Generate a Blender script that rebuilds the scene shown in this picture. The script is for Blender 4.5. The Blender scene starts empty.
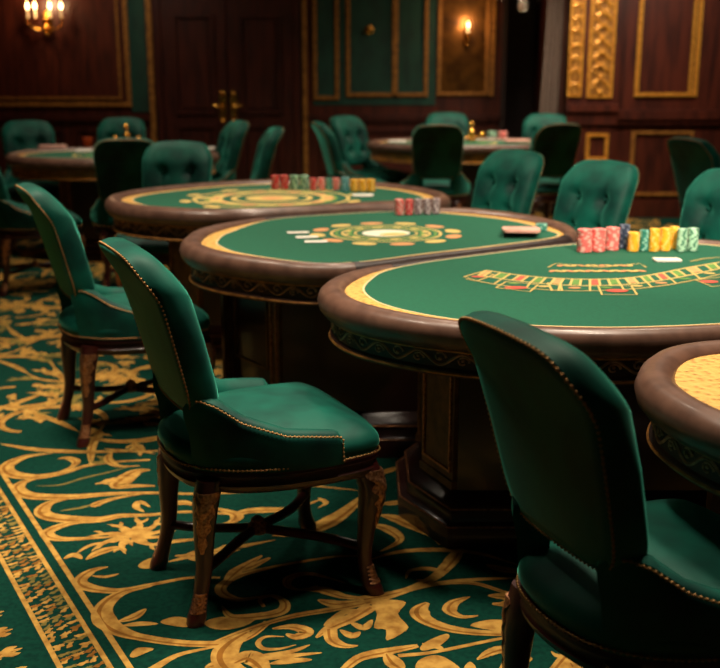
import bpy, bmesh, math, random
from mathutils import Vector, Matrix
R = math.radians
PI = math.pi
random.seed(7)
C = bpy.context.scene.collection
sc = bpy.context.scene

# ---------------------------------------------------------------- camera
F_PX = 1060.0; CAM_H = 1.45; PITCH = math.atan(267/1060.0)
cam = bpy.data.cameras.new('camera'); camo = bpy.data.objects.new('camera', cam); C.objects.link(camo)
camo.location = (0, 0, CAM_H); camo.rotation_euler = (PI/2 - PITCH, 0, 0)
cam.sensor_fit = 'HORIZONTAL'; cam.sensor_width = 36; cam.lens = 36*F_PX/720
cam.clip_end = 60; cam.clip_start = .05
cam.dof.use_dof = True; cam.dof.focus_distance = 2.5; cam.dof.aperture_fstop = 3.3
sc.camera = camo
# ---------------------------------------------------------------- world, exposure
sc.view_settings.view_transform = 'Standard'; sc.view_settings.look = 'None'
sc.view_settings.gamma = 1.0; sc.view_settings.exposure = -0.06
sc.view_settings.use_curve_mapping = False
w = bpy.data.worlds.new('world'); sc.world = w; w.use_nodes = True
w.node_tree.nodes['Background'].inputs[0].default_value = (1, .8, .6, 1)
w.node_tree.nodes['Background'].inputs[1].default_value = .006
# ---------------------------------------------------------------- unseen ceiling lamps: overhead lamps above the tables, plus added fill lamps
def lamp(name, loc, power, size=.35, col=(1, .78, .55), spread=140, aim=None):
    l = bpy.data.lights.new(name, 'AREA'); l.shape = 'DISK'; l.size = size; l.energy = power; l.color = col
    l.spread = R(spread)
    o = bpy.data.objects.new(name, l); C.objects.link(o); o.location = loc
    if aim: o.rotation_euler = (Vector(aim)-Vector(loc)).to_track_quat('-Z', 'Y').to_euler()
    return o
LAMPS = [  # x, y, power, spread, aim offset
    (.9, 3.25, 24, 130, (0, .1)), (.15, 4.9, 13, 100, (0, -.3)), (-.4, 6.2, 16, 100, (0, -.3)),
    (-1.6, 4.3, 20, 75, (0, 0)), (-.15, 2.8, 15, 80, (-.2, -.3)), (1.0, 2.4, 12, 90, (-.15, -.1)), (-1.15, 2.9, 13, 75, (0, -.1)), (.9, 8.0, 22, 110, (0, .5)), (-1.9, 6.9, 16, 100, (0, .5)),  # includes added fills for the left carpet and a far table apron
    (-1.8, 8.9, 12, 120, (0, 0)), (.9, 10.0, 18, 120, (0, 0)), (1.7, 5.0, 15, 110, (-.2, -.3)),
    (1.5, 1.1, 16, 34, (-.45, 4.6)),  # added narrow fill from the camera side, onto chips and far chairs
    (2.7, 8.9, 46, 150, (0, 1.4)), (-2.4, 10.6, 10, 130, (0, .6)), (1.6, 9.6, 14, 90, (0, .7)),  # added washes for the right wall and curtain, plus left wall lamp
]
for i, (x, y, pw, sp, ao) in enumerate(LAMPS):
    lamp('overhead_or_fill_lamp', (x, y, 3.14), pw, .3, (1, .84, .65), sp, (x+ao[0], y+ao[1], 0))

# ---------------------------------------------------------------- helpers
def P(x, y, z):
    """point of the place seen at photo pixel x, y that lies at height z"""
    u = (x-360)/F_PX; v = -(y-334)/F_PX
    d = (u, math.cos(PITCH)+v*math.sin(PITCH), -math.sin(PITCH)+v*math.cos(PITCH))
    t = (z-CAM_H)/d[2]
    return Vector((d[0]*t, d[1]*t, z))
def W(x, y, Y):
    """point at photo pixel x, y on the upright plane at distance Y -> (X, Z)"""
    u = (x-360)/F_PX; v = -(y-334)/F_PX
    d = (u, math.cos(PITCH)+v*math.sin(PITCH), -math.sin(PITCH)+v*math.cos(PITCH))
    t = Y/d[1]
    return d[0]*t, CAM_H+d[2]*t
def lin(r, g, b):
    f = lambda c: ((c/255+.055)/1.055)**2.4 if c/255 > .04045 else c/255/12.92
    return (f(r), f(g), f(b), 1)

def mat(name, col, rough=.5, metal=0, noise=None, bump=0, scale=30, sheen=0, coat=0, grain=None, emit=None, trans=0, vor=False, sheencol=None, det=3, spec=None):
    m = bpy.data.materials.new(name); m.use_nodes = True
    n = m.node_tree.nodes; l = m.node_tree.links; b = n['Principled BSDF']
    b.inputs['Base Color'].default_value = col
    b.inputs['Roughness'].default_value = rough; b.inputs['Metallic'].default_value = metal
    if spec is not None: b.inputs['Specular IOR Level'].default_value = spec
    if sheen:
        b.inputs['Sheen Weight'].default_value = sheen; b.inputs['Sheen Roughness'].default_value = .35
        b.inputs['Sheen Tint'].default_value = sheencol or col
    if coat: b.inputs['Coat Weight'].default_value = coat; b.inputs['Coat Roughness'].default_value = .12
    if trans: b.inputs['Transmission Weight'].default_value = trans
    if emit: b.inputs['Emission Color'].default_value = emit[0]; b.inputs['Emission Strength'].default_value = emit[1]
    tc = n.new('ShaderNodeTexCoord'); mp = n.new('ShaderNodeMapping'); l.new(tc.outputs['Object'], mp.inputs[0])
    if grain: mp.inputs['Scale'].default_value = grain
    if noise or bump:
        if vor:
            t = n.new('ShaderNodeTexVoronoi'); t.inputs['Scale'].default_value = scale; out = t.outputs['Distance']
        else:
            t = n.new('ShaderNodeTexNoise'); t.inputs['Scale'].default_value = scale; t.inputs['Detail'].default_value = det; out = t.outputs['Fac']
        l.new(mp.outputs[0], t.inputs['Vector'])
        if noise:
            cr = n.new('ShaderNodeValToRGB'); cr.color_ramp.elements[0].color = noise; cr.color_ramp.elements[1].color = col
            cr.color_ramp.elements[0].position = .33 if not vor else .05; cr.color_ramp.elements[1].position = .62 if not vor else .5
            l.new(out, cr.inputs[0]); l.new(cr.outputs[0], b.inputs['Base Color'])
        if bump:
            bp = n.new('ShaderNodeBump'); bp.inputs['Strength'].default_value = bump; bp.inputs['Distance'].default_value = .004
            l.new(out, bp.inputs['Height']); l.new(bp.outputs[0], b.inputs['Normal'])
    return m
M = {}
M['velvet'] = mat('green_velvet', lin(4, 82, 68), .6, noise=lin(1, 44, 39), scale=6, sheen=.8, sheencol=lin(90, 205, 178), bump=.08, spec=.2)
M['wood'] = mat('mahogany', lin(64, 19, 15), .38, noise=lin(34, 9, 8), scale=9, grain=(1, 1, .12), coat=.2)
M['wallwood'] = mat('wall_mahogany', lin(84, 34, 20), .42, noise=lin(50, 17, 11), scale=7, grain=(3, 3, .35), coat=.15)
M['doorwood'] = mat('door_mahogany', lin(70, 26, 16), .4, noise=lin(42, 13, 9), scale=8, grain=(3, 3, .3), coat=.2)
M['gold'] = mat('gilding', lin(240, 176, 72), .34, .35, noise=lin(186, 120, 40), scale=40, bump=.1)
M['dullgold'] = mat('aged_gilding', lin(184, 128, 60), .45, .35, noise=lin(126, 82, 38), scale=26, bump=.2)
M['bronze'] = mat('bronze_mount', lin(196, 140, 98), .42, .85, noise=lin(120, 72, 46), scale=120, bump=.4)
M['nail'] = mat('brass_nail', lin(150, 112, 64), .45, .6)
M['leather'] = mat('rail_leather', lin(108, 78, 64), .38, noise=lin(86, 60, 49), scale=18, bump=.12, coat=.12)
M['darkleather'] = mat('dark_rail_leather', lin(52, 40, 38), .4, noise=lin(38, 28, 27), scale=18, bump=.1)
M['felt'] = mat('green_felt', lin(6, 90, 64), .95, noise=lin(5, 82, 58), scale=120, sheen=.1)
M['brocade'] = mat('gold_brocade', lin(232, 182, 96), .5, .25, noise=lin(160, 104, 40), scale=60, vor=True, bump=.6)
M['oldgold'] = mat('worn_pilaster_gold', lin(112, 76, 36), .45, .3, noise=lin(70, 44, 22), scale=20, bump=.2)
M['cord'] = mat('cream_cord', lin(226, 202, 150), .6)
M['apron'] = mat('apron_wood', lin(62, 28, 22), .5, noise=lin(40, 17, 13), scale=12)
M['vine'] = mat('carved_gilt_vine', lin(186, 138, 104), .42, .2, noise=lin(140, 98, 70), scale=60)
M['ebony'] = mat('dark_table_wood', lin(44, 15, 12), .35, noise=lin(27, 8, 7), scale=9, grain=(1, 1, .15), coat=.35)
M['pgold'] = mat('felt_print_gold', lin(214, 184, 104), .8)
M['pgreen'] = mat('felt_print_olive', lin(96, 142, 66), .9)
M['pred'] = mat('felt_print_red', lin(206, 84, 66), .85)
M['porange'] = mat('felt_print_orange', lin(214, 150, 96), .85)
M['pwhite'] = mat('felt_print_white', lin(236, 232, 208), .8)
M['brass'] = mat('polished_brass', lin(222, 164, 74), .25, 1)
M['plaster'] = mat('ceiling_plaster', lin(150, 130, 104), .9, noise=lin(140, 120, 96), scale=4)
M['greenwall'] = mat('green_damask', lin(14, 66, 52), .7, noise=lin(9, 50, 40), scale=9, grain=(1, 1, .4))
M['mirror'] = mat('antique_bronze_mirror', lin(126, 84, 36), .3, .75, noise=lin(70, 44, 22), scale=6, bump=.1, det=6)
M['curtain'] = mat('taupe_curtain', lin(168, 146, 132), .85, noise=lin(150, 128, 116), scale=30)
M['cream'] = mat('wax_cream', lin(240, 225, 190), .5)
M['flame'] = mat('flame', lin(255, 190, 110), .5, emit=((1, .62, .28, 1), 16))
M['glass'] = mat('crystal', (1, .96, .9, 1), .04, trans=.9)
M['carpet'] = mat('carpet_green_pile', lin(6, 54, 42), .97, noise=lin(3, 42, 34), scale=60, bump=.5, sheen=.1, spec=.1)
M['carpetgold'] = mat('carpet_gold_pile', lin(186, 144, 70), .97, noise=lin(142, 100, 44), scale=26, bump=.5, spec=.1)
M['umber'] = mat('carpet_umber_pile', lin(140, 92, 34), .97, noise=lin(112, 74, 28), scale=26, bump=.5, spec=.1)
M['giltapron'] = mat('gilt_apron', lin(236, 166, 60), .4, .25, noise=lin(150, 84, 28), scale=9, bump=.3)
M['carpetolive'] = mat('carpet_olive_pile', lin(126, 108, 52), .97, noise=lin(96, 88, 44), scale=30, bump=.5, spec=.1)
M['white'] = mat('card_white', lin(238, 232, 220), .5)
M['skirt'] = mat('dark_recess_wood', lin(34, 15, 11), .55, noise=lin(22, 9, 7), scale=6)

def mk(name, verts, faces, m, parent=None, smooth=True, mi=None):
    me = bpy.data.meshes.new(name); me.from_pydata([tuple(v) for v in verts], [], faces)
    for k in (m if isinstance(m, (list, tuple)) else [m]): me.materials.append(k)
    if mi: me.polygons.foreach_set('material_index', mi)
    bm = bmesh.new(); bm.from_mesh(me); bmesh.ops.recalc_face_normals(bm, faces=bm.faces); bm.to_mesh(me); bm.free()
    if smooth:
        me.polygons.foreach_set('use_smooth', [True]*len(me.polygons))
        me.set_sharp_from_angle(angle=R(45))
    me.update()
    o = bpy.data.objects.new(name, me); C.objects.link(o)
    if parent: o.parent = parent
    return o
class MB:
    """collects shapes that become ONE mesh"""
    def __init__(s): s.v = []; s.f = []; s.mi = []
    def add(s, vs, fs, mi=0):
        b = len(s.v); s.v += [Vector(v) for v in vs]; s.f += [tuple(i+b for i in f) for f in fs]; s.mi += [mi]*len(fs)
    def box(s, x0, x1, y0, y1, z0, z1, mi=0):
        s.add([(x, y, z) for z in (z0, z1) for y in (y0, y1) for x in (x0, x1)],
              [(0, 2, 3, 1), (4, 5, 7, 6), (0, 1, 5, 4), (2, 6, 7, 3), (0, 4, 6, 2), (1, 3, 7, 5)], mi)
    def loft(s, rings, cap0=True, cap1=True, closed=True, loop=False, mi=0):
        n = len(rings[0]); vs = [p for r in rings for p in r]; fs = []
        m_ = len(rings)
        for i in range(m_ if loop else m_-1):
            for j in range(n if closed else n-1):
                a = i*n+j; b = i*n+(j+1) % n; c = ((i+1) % m_)*n+(j+1) % n; d = ((i+1) % m_)*n+j
                fs.append((a, b, c, d))
        if cap0 and not loop: fs.append(tuple(range(n))[::-1])
        if cap1 and not loop: fs.append(tuple(range((m_-1)*n, m_*n)))
        s.add(vs, fs, mi)
    def tube(s, pts, rad, n=8, mi=0, flat=1.0, loop=False):
        pts = [Vector(p) for p in pts]; rings = []
        L = len(pts)
        for i, p in enumerate(pts):
            a = pts[(i-1) % L] if (i or loop) else pts[i]; b = pts[(i+1) % L] if (i < L-1 or loop) else pts[i]
            t = (b-a).normalized()
            up = Vector((0, 0, 1)) if abs(t.z) < .9 else Vector((1, 0, 0))
            x = t.cross(up).normalized(); y = x.cross(t).normalized()
            r = rad[i] if isinstance(rad, (list, tuple)) else rad
            rings.append([p+x*math.cos(k*2*PI/n)*r+y*math.sin(k*2*PI/n)*r*flat for k in range(n)])
        s.loft(rings, loop=loop, mi=mi)
    def lathe(s, prof, c=(0, 0, 0), n=24, mi=0):
        c = Vector(c)
        s.loft([[c+Vector((max(r, .0002)*math.cos(k*2*PI/n), max(r, .0002)*math.sin(k*2*PI/n), z)) for k in range(n)] for r, z in prof], mi=mi)
    def ball(s, c, r, n=10, sz=1.0, mi=0):
        s.lathe([(r*math.sin(PI*k/6), -r*sz*math.cos(PI*k/6)) for k in range(7)], c, n, mi)
    def out(s, name, m, parent=None, smooth=True): return mk(name, s.v, s.f, m, parent, smooth, s.mi)

def cr(pts, n=8, closed=True):
    """Catmull-Rom through points"""
    pts = [Vector(p) for p in pts]; L = len(pts); out = []
    rng = range(L) if closed else range(L-1)
    g = (lambda i: pts[i % L]) if closed else (lambda i: pts[max(0, min(L-1, i))])
    for i in rng:
        p0, p1, p2, p3 = g(i-1), g(i), g(i+1), g(i+2)
        for k in range(n):
            t = k/n
            out.append(.5*((2*p1)+(p2-p0)*t+(2*p0-5*p1+4*p2-p3)*t*t+(3*p1-p0-3*p2+p3)*t*t*t))
    if not closed: out.append(pts[-1])
    return out
def interp(pts, t):
    for (a, va), (b, vb) in zip(pts, pts[1:]):
        if t <= b: k = (t-a)/(b-a); return va+(vb-va)*max(0, k)
    return pts[-1][1]
def sm(a, b, x): x = max(0, min(1, (x-a)/(b-a))); return x*x*(3-2*x)
def tag(o, label=None, cat=None, group=None, kind=None):
    if label: o['label'] = label
    if cat: o['category'] = cat
    if group: o['group'] = group
    if kind: o['kind'] = kind
    return o
def empty(name, loc=(0, 0, 0), rz=0):
    o = bpy.data.objects.new(name, None); C.objects.link(o); o.location = loc; o.rotation_euler = (0, 0, rz); o.empty_display_size = .05; return o
kids = {}
def tree(o, parent=None):
    c = o.copy(); C.objects.link(c)
    if parent: c.parent = parent
    for ch in list(o.children): tree(ch, c)
    return c

# ================================================================ ROOM SHELL
XL, XR, YB, YF, ZC = -4.6, 4.4, -1.2, 12.0, 3.2
def struct(mb, name, m, parent=None, smooth=False):
    o = mb.out(name, m, parent, smooth)
    if not parent: o['kind'] = 'structure'
    return o
# ---- carpet: green pile with woven gold scrollwork
fl = MB(); fl.add([(XL, YB, 0), (XR, YB, 0), (XR, YF+.2, 0), (XL, YF+.2, 0)], [(0, 1, 2, 3)], 0)
lay = [0.0006, .0006, .0014]
def ztick():
    lay[0] += .000003
    if lay[0] > lay[2]: lay[0] = lay[1]
    return lay[0]
def stroke(pts, wd, mi=1, blunt=0, px=True, n=6, shape=None):
    """tapered woven scroll, width wd metres"""
    q = [P(a, b, 0) for a, b in pts] if px else [Vector((a, b, 0)) for a, b in pts]
    wd *= .78
    c = cr(q, n, False); z = ztick(); vs = []; fs = []; L = len(c)
    for i, p in enumerate(c):
        t = i/(L-1); a = c[max(0, i-1)]; b = c[min(L-1, i+1)]; d = (b-a)
        if d.length < 1e-7: d = Vector((1, 0, 0))
        d.normalize(); nn = Vector((-d.y, d.x, 0))
        if shape: ww = wd*interp(shape, t)
        else: ww = wd*(.15+.85*math.sin(PI*min(1, max(0, (t*(1-blunt)+blunt*.5)))))
        vs += [Vector((p.x, p.y, z))+nn*ww/2, Vector((p.x, p.y, z))-nn*ww/2]
    for i in range(L-1): fs.append((2*i, 2*i+1, 2*i+3, 2*i+2))
    fl.add(vs, fs, mi)
    if mi == 1 and wd > .03 and L > 6 and L > 0:      # darker woven shading thread inside the scroll
        z2_ = ztick(); a, b = (.55, .78) if wd > .05 else (.5, .7)
        vn = []
        for i in range(L): p, q = vs[2*i], vs[2*i+1]; vn += [p.lerp(q, a), p.lerp(q, b)]
        for v in vn: v.z = z2_
        fl.add(vn[2:-2], [(2*i, 2*i+1, 2*i+3, 2*i+2) for i in range(L-3)], 3)
def poly(pts, mi=1, px=True):
    q = [P(a, b, 0) for a, b in pts] if px else [Vector((a, b, 0)) for a, b in pts]
    c = cr(q, 3, True); z = ztick(); cen = sum(c, Vector())/len(c)
    fl.add([(cen.x, cen.y, z)]+[(p.x, p.y, z) for p in c], [(0, i+1, (i+1) % len(c)+1) for i in range(len(c))], mi)
def leaf(x, y, a, L, wd, mi=1, lobes=3, bend=.3):
    """acanthus leaf: curved midrib with side lobes, metres on the floor"""
    pts = []
    for k in range(7):
        t = k/6; aa = a+bend*t*2
        pts.append((x+math.cos(aa)*L*t, y+math.sin(aa)*L*t))
    stroke(pts, wd, mi, px=False, shape=[(0, .25), (.35, 1), (.7, .6), (1, .05)], n=3)
    for k in range(lobes):
        t = .25+.45*k/max(1, lobes-1); i = min(5, int(t*6)); bx, by = pts[i]
        for s in (-1, 1):
            aa = a+bend*t*2+s*(.8-.2*t)
            l2 = L*(.38-.12*t)
            stroke([(bx, by), (bx+math.cos(aa)*l2*.6, by+math.sin(aa)*l2*.6), (bx+math.cos(aa-s*.25)*l2, by+math.sin(aa-s*.25)*l2)], wd*.55, mi, px=False, n=3, shape=[(0, .9), (.5, .9), (1, .05)])
SW = [(0, .1), (.25, .8), (.45, 1), (.7, .5), (1, .12)]
FR = [(0, .1), (.2, .9), (.4, 1), (.7, .42), (1, .25)]
# scrolls next to the border
stroke([(52,453),(25,457),(7,466),(12,474),(35,477),(62,473),(86,466),(115,462),(150,460)], .075, shape=FR)
stroke([(42,477),(24,482),(18,489),(32,496),(70,497),(110,494),(150,493),(200,494),(250,492)], .07, shape=FR)
stroke([(72,498),(50,503),(42,512),(56,518),(95,520),(120,516),(150,515),(185,512),(230,514)], .075, shape=FR)
stroke([(106,520),(68,524),(47,533),(60,539),(95,538),(120,536)], .06, shape=SW)
stroke([(36,486),(60,485),(84,478),(110,472),(132,466)], .016, mi=2)
stroke([(60,511),(80,508),(98,503)], .02, mi=2); stroke([(150,493),(122,497),(102,502),(92,507)], .05, shape=[(0,.1),(.5,.6),(.85,1),(1,.3)])
stroke([(58,459),(68,458),(76,462),(70,468),(54,474)], .05, shape=SW); stroke([(90,461),(100,463),(104,459),(96,456)], .04, mi=2)
stroke([(150,470),(136,472),(124,480),(118,486),(135,486),(155,486)], .10, shape=SW); leaf(*P(95,484,0).xy, .3, .14, .03)
stroke([(112,452),(108,459),(118,466),(140,466)], .05, shape=SW); stroke([(150,452),(128,451),(104,449)], .03)
stroke([(0,444),(40,450),(90,452),(150,451),(210,452)], .045, shape=FR); stroke([(150,507),(140,502),(136,507),(144,512)], .035)
for a, l in ((0, .15), (.55, .16), (1.1, .15), (1.8, .13), (2.6, .14), (3.4, .15), (4.2, .13), (5.2, .15), (5.8, .13)): leaf(*P(131,536,0).xy, a, l, .035, lobes=2)
stroke([(76,554),(92,545),(120,541)], .02, mi=1); stroke([(86,560),(98,553),(116,548),(124,550)], .05, shape=SW); stroke([(64,559),(74,555),(82,559)], .035)
stroke([(108,567),(92,571),(80,581),(90,588),(118,591),(150,585),(190,578),(220,578)], .055, shape=FR); stroke([(92,576),(105,577),(119,574)], .02)
stroke([(152,586),(122,593),(104,607),(105,621),(124,633),(155,640),(192,644),(228,643),(250,636),(268,622)], .085, shape=[(0,.12),(.18,.7),(.33,1),(.5,.5),(1,.35)])
stroke([(118,622),(134,617),(146,609)], .04); stroke([(122,626),(140,624),(158,624)], .03); poly([(130,655),(138,648),(154,649),(144,654),(133,658)])
stroke([(152,670),(176,656),(205,649),(234,644)], .035, shape=[(0,1),(.4,.6),(1,.15)]); stroke([(205,668),(222,664),(228,672)], .05)
poly([(160,622),(175,617),(192,620),(190,627),(172,626)]); poly([(138,566),(146,560),(158,557),(168,560),(160,566),(145,569)])
stroke([(168,562),(190,557),(215,553),(240,550)], .035); leaf(*P(175,556,0).xy, -.1, .2, .05); poly([(205,622),(222,617),(246,619),(262,612),(250,624),(228,630),(210,628)])
# large scroll in front of the first chair
stroke([(216,642),(250,629),(290,617),(330,610),(370,602),(402,592),(432,579),(446,567),(456,555),(460,548)], .06, shape=[(0,.3),(.3,.55),(.6,.6),(.85,1),(1,.5)])
stroke([(222,606),(232,617),(262,616),(282,611),(284,602),(272,596),(260,600),(264,607)], .05, shape=FR)
stroke([(250,632),(233,643),(224,656),(230,668),(246,678)], .09, shape=[(0,.25),(.4,1),(1,.8)]); stroke([(272,629),(292,627),(307,632),(296,637),(286,634)], .05)
stroke([(284,637),(266,637),(258,643),(264,649),(280,649),(296,645)], .02, mi=1)
stroke([(238,654),(262,658),(290,656),(322,653)], .03); stroke([(262,655),(290,652),(310,645)], .022); stroke([(270,664),(290,661),(312,660)], .035); stroke([(232,664),(246,657),(258,662),(268,676)], .08)
stroke([(270,595),(240,600),(222,593),(224,584),(245,574),(290,564),(335,557),(372,556)], .045, mi=1, shape=FR)
stroke([(345,583),(310,574),(290,578),(288,586),(300,590),(318,586)], .04, mi=1, shape=SW)
for q in ([(300,590),(322,590),(345,597),(372,599)], [(318,600),(336,604),(362,601)], [(232,573),(252,566),(270,558)], [(224,584),(238,570),(262,556)]): stroke(q, .055, shape=[(0,.2),(.4,1),(1,.2)])
stroke([(316,638),(330,628),(352,618),(372,606)], .06, shape=[(0,.15),(.4,.8),(1,1)]); stroke([(330,628),(332,640),(344,646),(358,646)], .05, shape=[(0,1),(.5,.9),(1,.1)])
for q in ([(324,626),(336,619),(350,617)], [(340,630),(352,636),(360,632)], [(350,622),(364,628),(372,620)], [(330,620),(346,612),(362,611)]): stroke(q, .035)
stroke([(344,670),(360,658),(386,652),(418,646)], .05, shape=[(0,.6),(.6,1),(1,.4)]); stroke([(386,653),(394,663),(404,670)], .06)
stroke([(398,656),(430,653),(470,645),(505,638),(530,635)], .02, shape=[(0,1),(1,.7)]); poly([(420,648),(428,641),(446,634),(449,638),(438,647),(424,651)]); stroke([(422,644),(434,646),(444,650)], .03)
poly([(416,664),(426,657),(440,656),(455,664),(462,674),(440,680),(418,676)]); poly([(464,668),(470,662),(476,668),(470,674)])
stroke([(477,660),(492,652),(510,648),(530,648)], .045, shape=SW); stroke([(500,672),(515,663),(532,658)], .06)
stroke([(360,600),(392,594),(430,585),(470,583),(500,591),(520,599)], .05, shape=[(0,1),(.5,.5),(1,.4)]); stroke([(402,592),(440,583),(490,579),(530,578)], .025)
poly([(370,600),(377,614),(374,628),(386,630),(387,641),(407,630),(406,624),(398,614),(406,603),(392,600)])
stroke([(428,603),(420,610),(424,619),(446,628),(480,633),(530,634)], .075, shape=[(0,.2),(.25,1),(.5,.7),(1,.35)]); poly([(470,626),(490,620),(515,622),(530,630),(505,632)])
stroke([(470,597),(454,603),(450,611),(462,617),(478,616)], .055, shape=SW); stroke([(488,596),(506,597),(522,602)], .05); leaf(*P(492,604,0).xy, -.2, .16, .05); poly([(508,612),(522,608),(530,616),(516,620)])
stroke([(406,579),(410,571),(428,569),(442,573),(430,580),(416,580)], .03); stroke([(370,560),(400,552),(440,550),(480,554),(520,566)], .035); stroke([(486,565),(505,570),(530,572)], .05)
# behind and beneath the first chair
for q, wd_ in (([(215,487),(262,484),(310,486),(362,491)], .04), ([(300,479),(340,478),(380,474)], .05), ([(230,517),(250,511),(290,509),(320,500)], .06), ([(272,536),(306,532),(336,518),(362,498),(372,488)], .09),
               ([(214,508),(236,515),(232,522),(215,526)], .06), ([(216,552),(250,545),(276,540)], .03), ([(318,498),(326,503),(318,508)], .03), ([(380,515),(400,520),(432,535),(440,545)], .08),
               ([(372,505),(395,503),(425,500),(440,497)], .05), ([(365,525),(385,528),(400,540),(380,552)], .06), ([(160,505),(185,503),(200,508)], .05), ([(160,530),(175,526),(190,530)], .04),
               ([(150,545),(180,541),(215,538)], .035), ([(210,470),(250,474),(290,470)], .04), ([(366,480),(390,470),(420,466)], .05)): stroke(q, wd_, shape=SW)
# repeat of the scrollwork over the rest of the room (border direction is the weave direction)
BA = math.atan2(.868, -.496); bu = Vector((math.cos(BA), math.sin(BA), 0)); bn = Vector((bu.y, -bu.x, 0))
B0 = P(0, 470, 0)
rnd = random.Random(3)
def near_traced(x, y):
    dz = Vector((x, y, 0)); f = y*math.cos(PITCH)+CAM_H*math.sin(PITCH)
    if f < .3: return False
    sx = 360+F_PX*x/f; sy = 334-F_PX*(y*math.sin(PITCH)-CAM_H*math.cos(PITCH))/f
    return -250 < sx < 640 and 436 < sy < 900
def cscroll(x, y, a, s, fl_=1):
    pts = []
    for k in range(11):
        th = k/10*4.6; rr = s*(.30-.055*th/1.5)
        pts.append((x+math.cos(a+fl_*th)*rr, y+math.sin(a+fl_*th)*rr))
    stroke(pts, .07*s, px=False, n=3, shape=[(0, .15), (.3, 1), (.7, .6), (1, .5)])
    stroke([(x+math.cos(a)*s*.3, y+math.sin(a)*s*.3), (x+math.cos(a-.5*fl_)*s*.42, y+math.sin(a-.5*fl_)*s*.42), (x+math.cos(a-.7*fl_)*s*.62, y+math.sin(a-.7*fl_)*s*.62)], .05*s, px=False, n=3)
    leaf(x+math.cos(a+fl_*1.2)*s*.26, y+math.sin(a+fl_*1.2)*s*.26, a+fl_*1.2, .2*s, .05*s, bend=.3*fl_)
    leaf(x+math.cos(a+fl_*2.6)*s*.22, y+math.sin(a+fl_*2.6)*s*.22, a+fl_*2.6, .18*s, .045*s, bend=-.3*fl_)
    leaf(x, y, a+fl_*2, .13*s, .04*s)
lay[:] = [.0003, .0003, .0013]
GS = .47
for i in range(-12, 24):
    for j in range(0, 18):
        c = B0+bu*(i*GS+(.26 if j % 2 else 0))+bn*(.26+j*GS*.8)
        if not (XL+.2 < c.x < XR-.2 and -.3 < c.y < 11.5): continue
        if near_traced(c.x, c.y): continue
        cscroll(c.x, c.y, BA+(1.2 if j % 2 else 4.1)+rnd.uniform(-.3, .3), rnd.uniform(.84, 1.0), 1 if (i+j) % 2 else -1)
        for k in range(9):
            e = c+Vector((rnd.uniform(-.28, .28), rnd.uniform(-.28, .28), 0))
            if not near_traced(e.x, e.y): leaf(e.x, e.y, rnd.uniform(0, 6.28), rnd.uniform(.10, .19), .05, rnd.choice((1, 1, 2)))
def strip(off, wd, mi, s0=-3.2, s1=7.5):
    z = ztick(); a = B0+bn*off
    p = [a+bu*s0, a+bu*s1]
    fl.add([(p[0]+bn*wd/2)+Vector((0, 0, z)), (p[1]+bn*wd/2)+Vector((0, 0, z)), (p[1]-bn*wd/2)+Vector((0, 0, z)), (p[0]-bn*wd/2)+Vector((0, 0, z))], [(0, 1, 2, 3)], mi)
lay[:] = [.0015, .0015, .0026]
o2 = (P(0,491,0)-B0).dot(bn); o3 = (P(0,557,0)-B0).dot(bn)
strip(o2-.28, 1.04-.44, 0); strip(0, .016, 1); strip(o2, .014, 1); strip(o3, .014, 1)
zz = -3.0
while zz < 6.5:
    for row in range(3):
        e = B0+bu*(zz+rnd.uniform(-.006, .006))+bn*(o3+(o2-o3)*(.16+.3*row))
        leaf(e.x-bn.x*.012, e.y-bn.y*.012, math.atan2(bn.y, bn.x)+rnd.uniform(-.6, .6), .036, .017, (1, 1, 2, 3)[rnd.randrange(4)], 2)
    zz += .024
for k in range(-20, 30):
    e = B0+bu*k*.11+bn*(o3-.21); leaf(e.x, e.y, math.atan2(bn.y, bn.x), .15, .06, 1, 3, .02)
fo = struct(fl, 'floor', [M['carpet'], M['carpetgold'], M['carpetolive'], M['umber']])

mb = MB(); mb.box(XL-.1, XR+.1, YB, YF+.3, ZC, ZC+.1); struct(mb, 'ceiling', M['plaster'])
mb = MB(); mb.box(XL-.12, XL, YB, YF+.2, 0, ZC); struct(mb, 'wall_left', M['wallwood'])
mb = MB(); mb.box(XR, XR+.12, YB, YF+.2, 0, ZC); struct(mb, 'wall_right', M['wallwood'])

def frame(mb, X0, X1, Z0, Z1, Y, wd=.03, dp=.025, mi=0):
    """raised moulding frame on an upright wall facing the camera"""
    for k, (w_, d_) in enumerate(((wd, dp*.6), (wd*.5, dp))):
        o = (wd-w_)/2
        mb.box(X0+o, X1-o, Y-d_, Y, Z0+o, Z0+o+w_, mi); mb.box(X0+o, X1-o, Y-d_, Y, Z1-o-w_, Z1-o, mi)
        mb.box(X0+o, X0+o+w_, Y-d_, Y, Z0+o+w_, Z1-o-w_, mi); mb.box(X1-o-w_, X1-o, Y-d_, Y, Z0+o+w_, Z1-o-w_, mi)
Y1 = 12.0
wx = lambda px, Y=Y1: W(px, 60, Y)[0]
wz = lambda py, Y=Y1: W(360, py, Y)[1]
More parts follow.
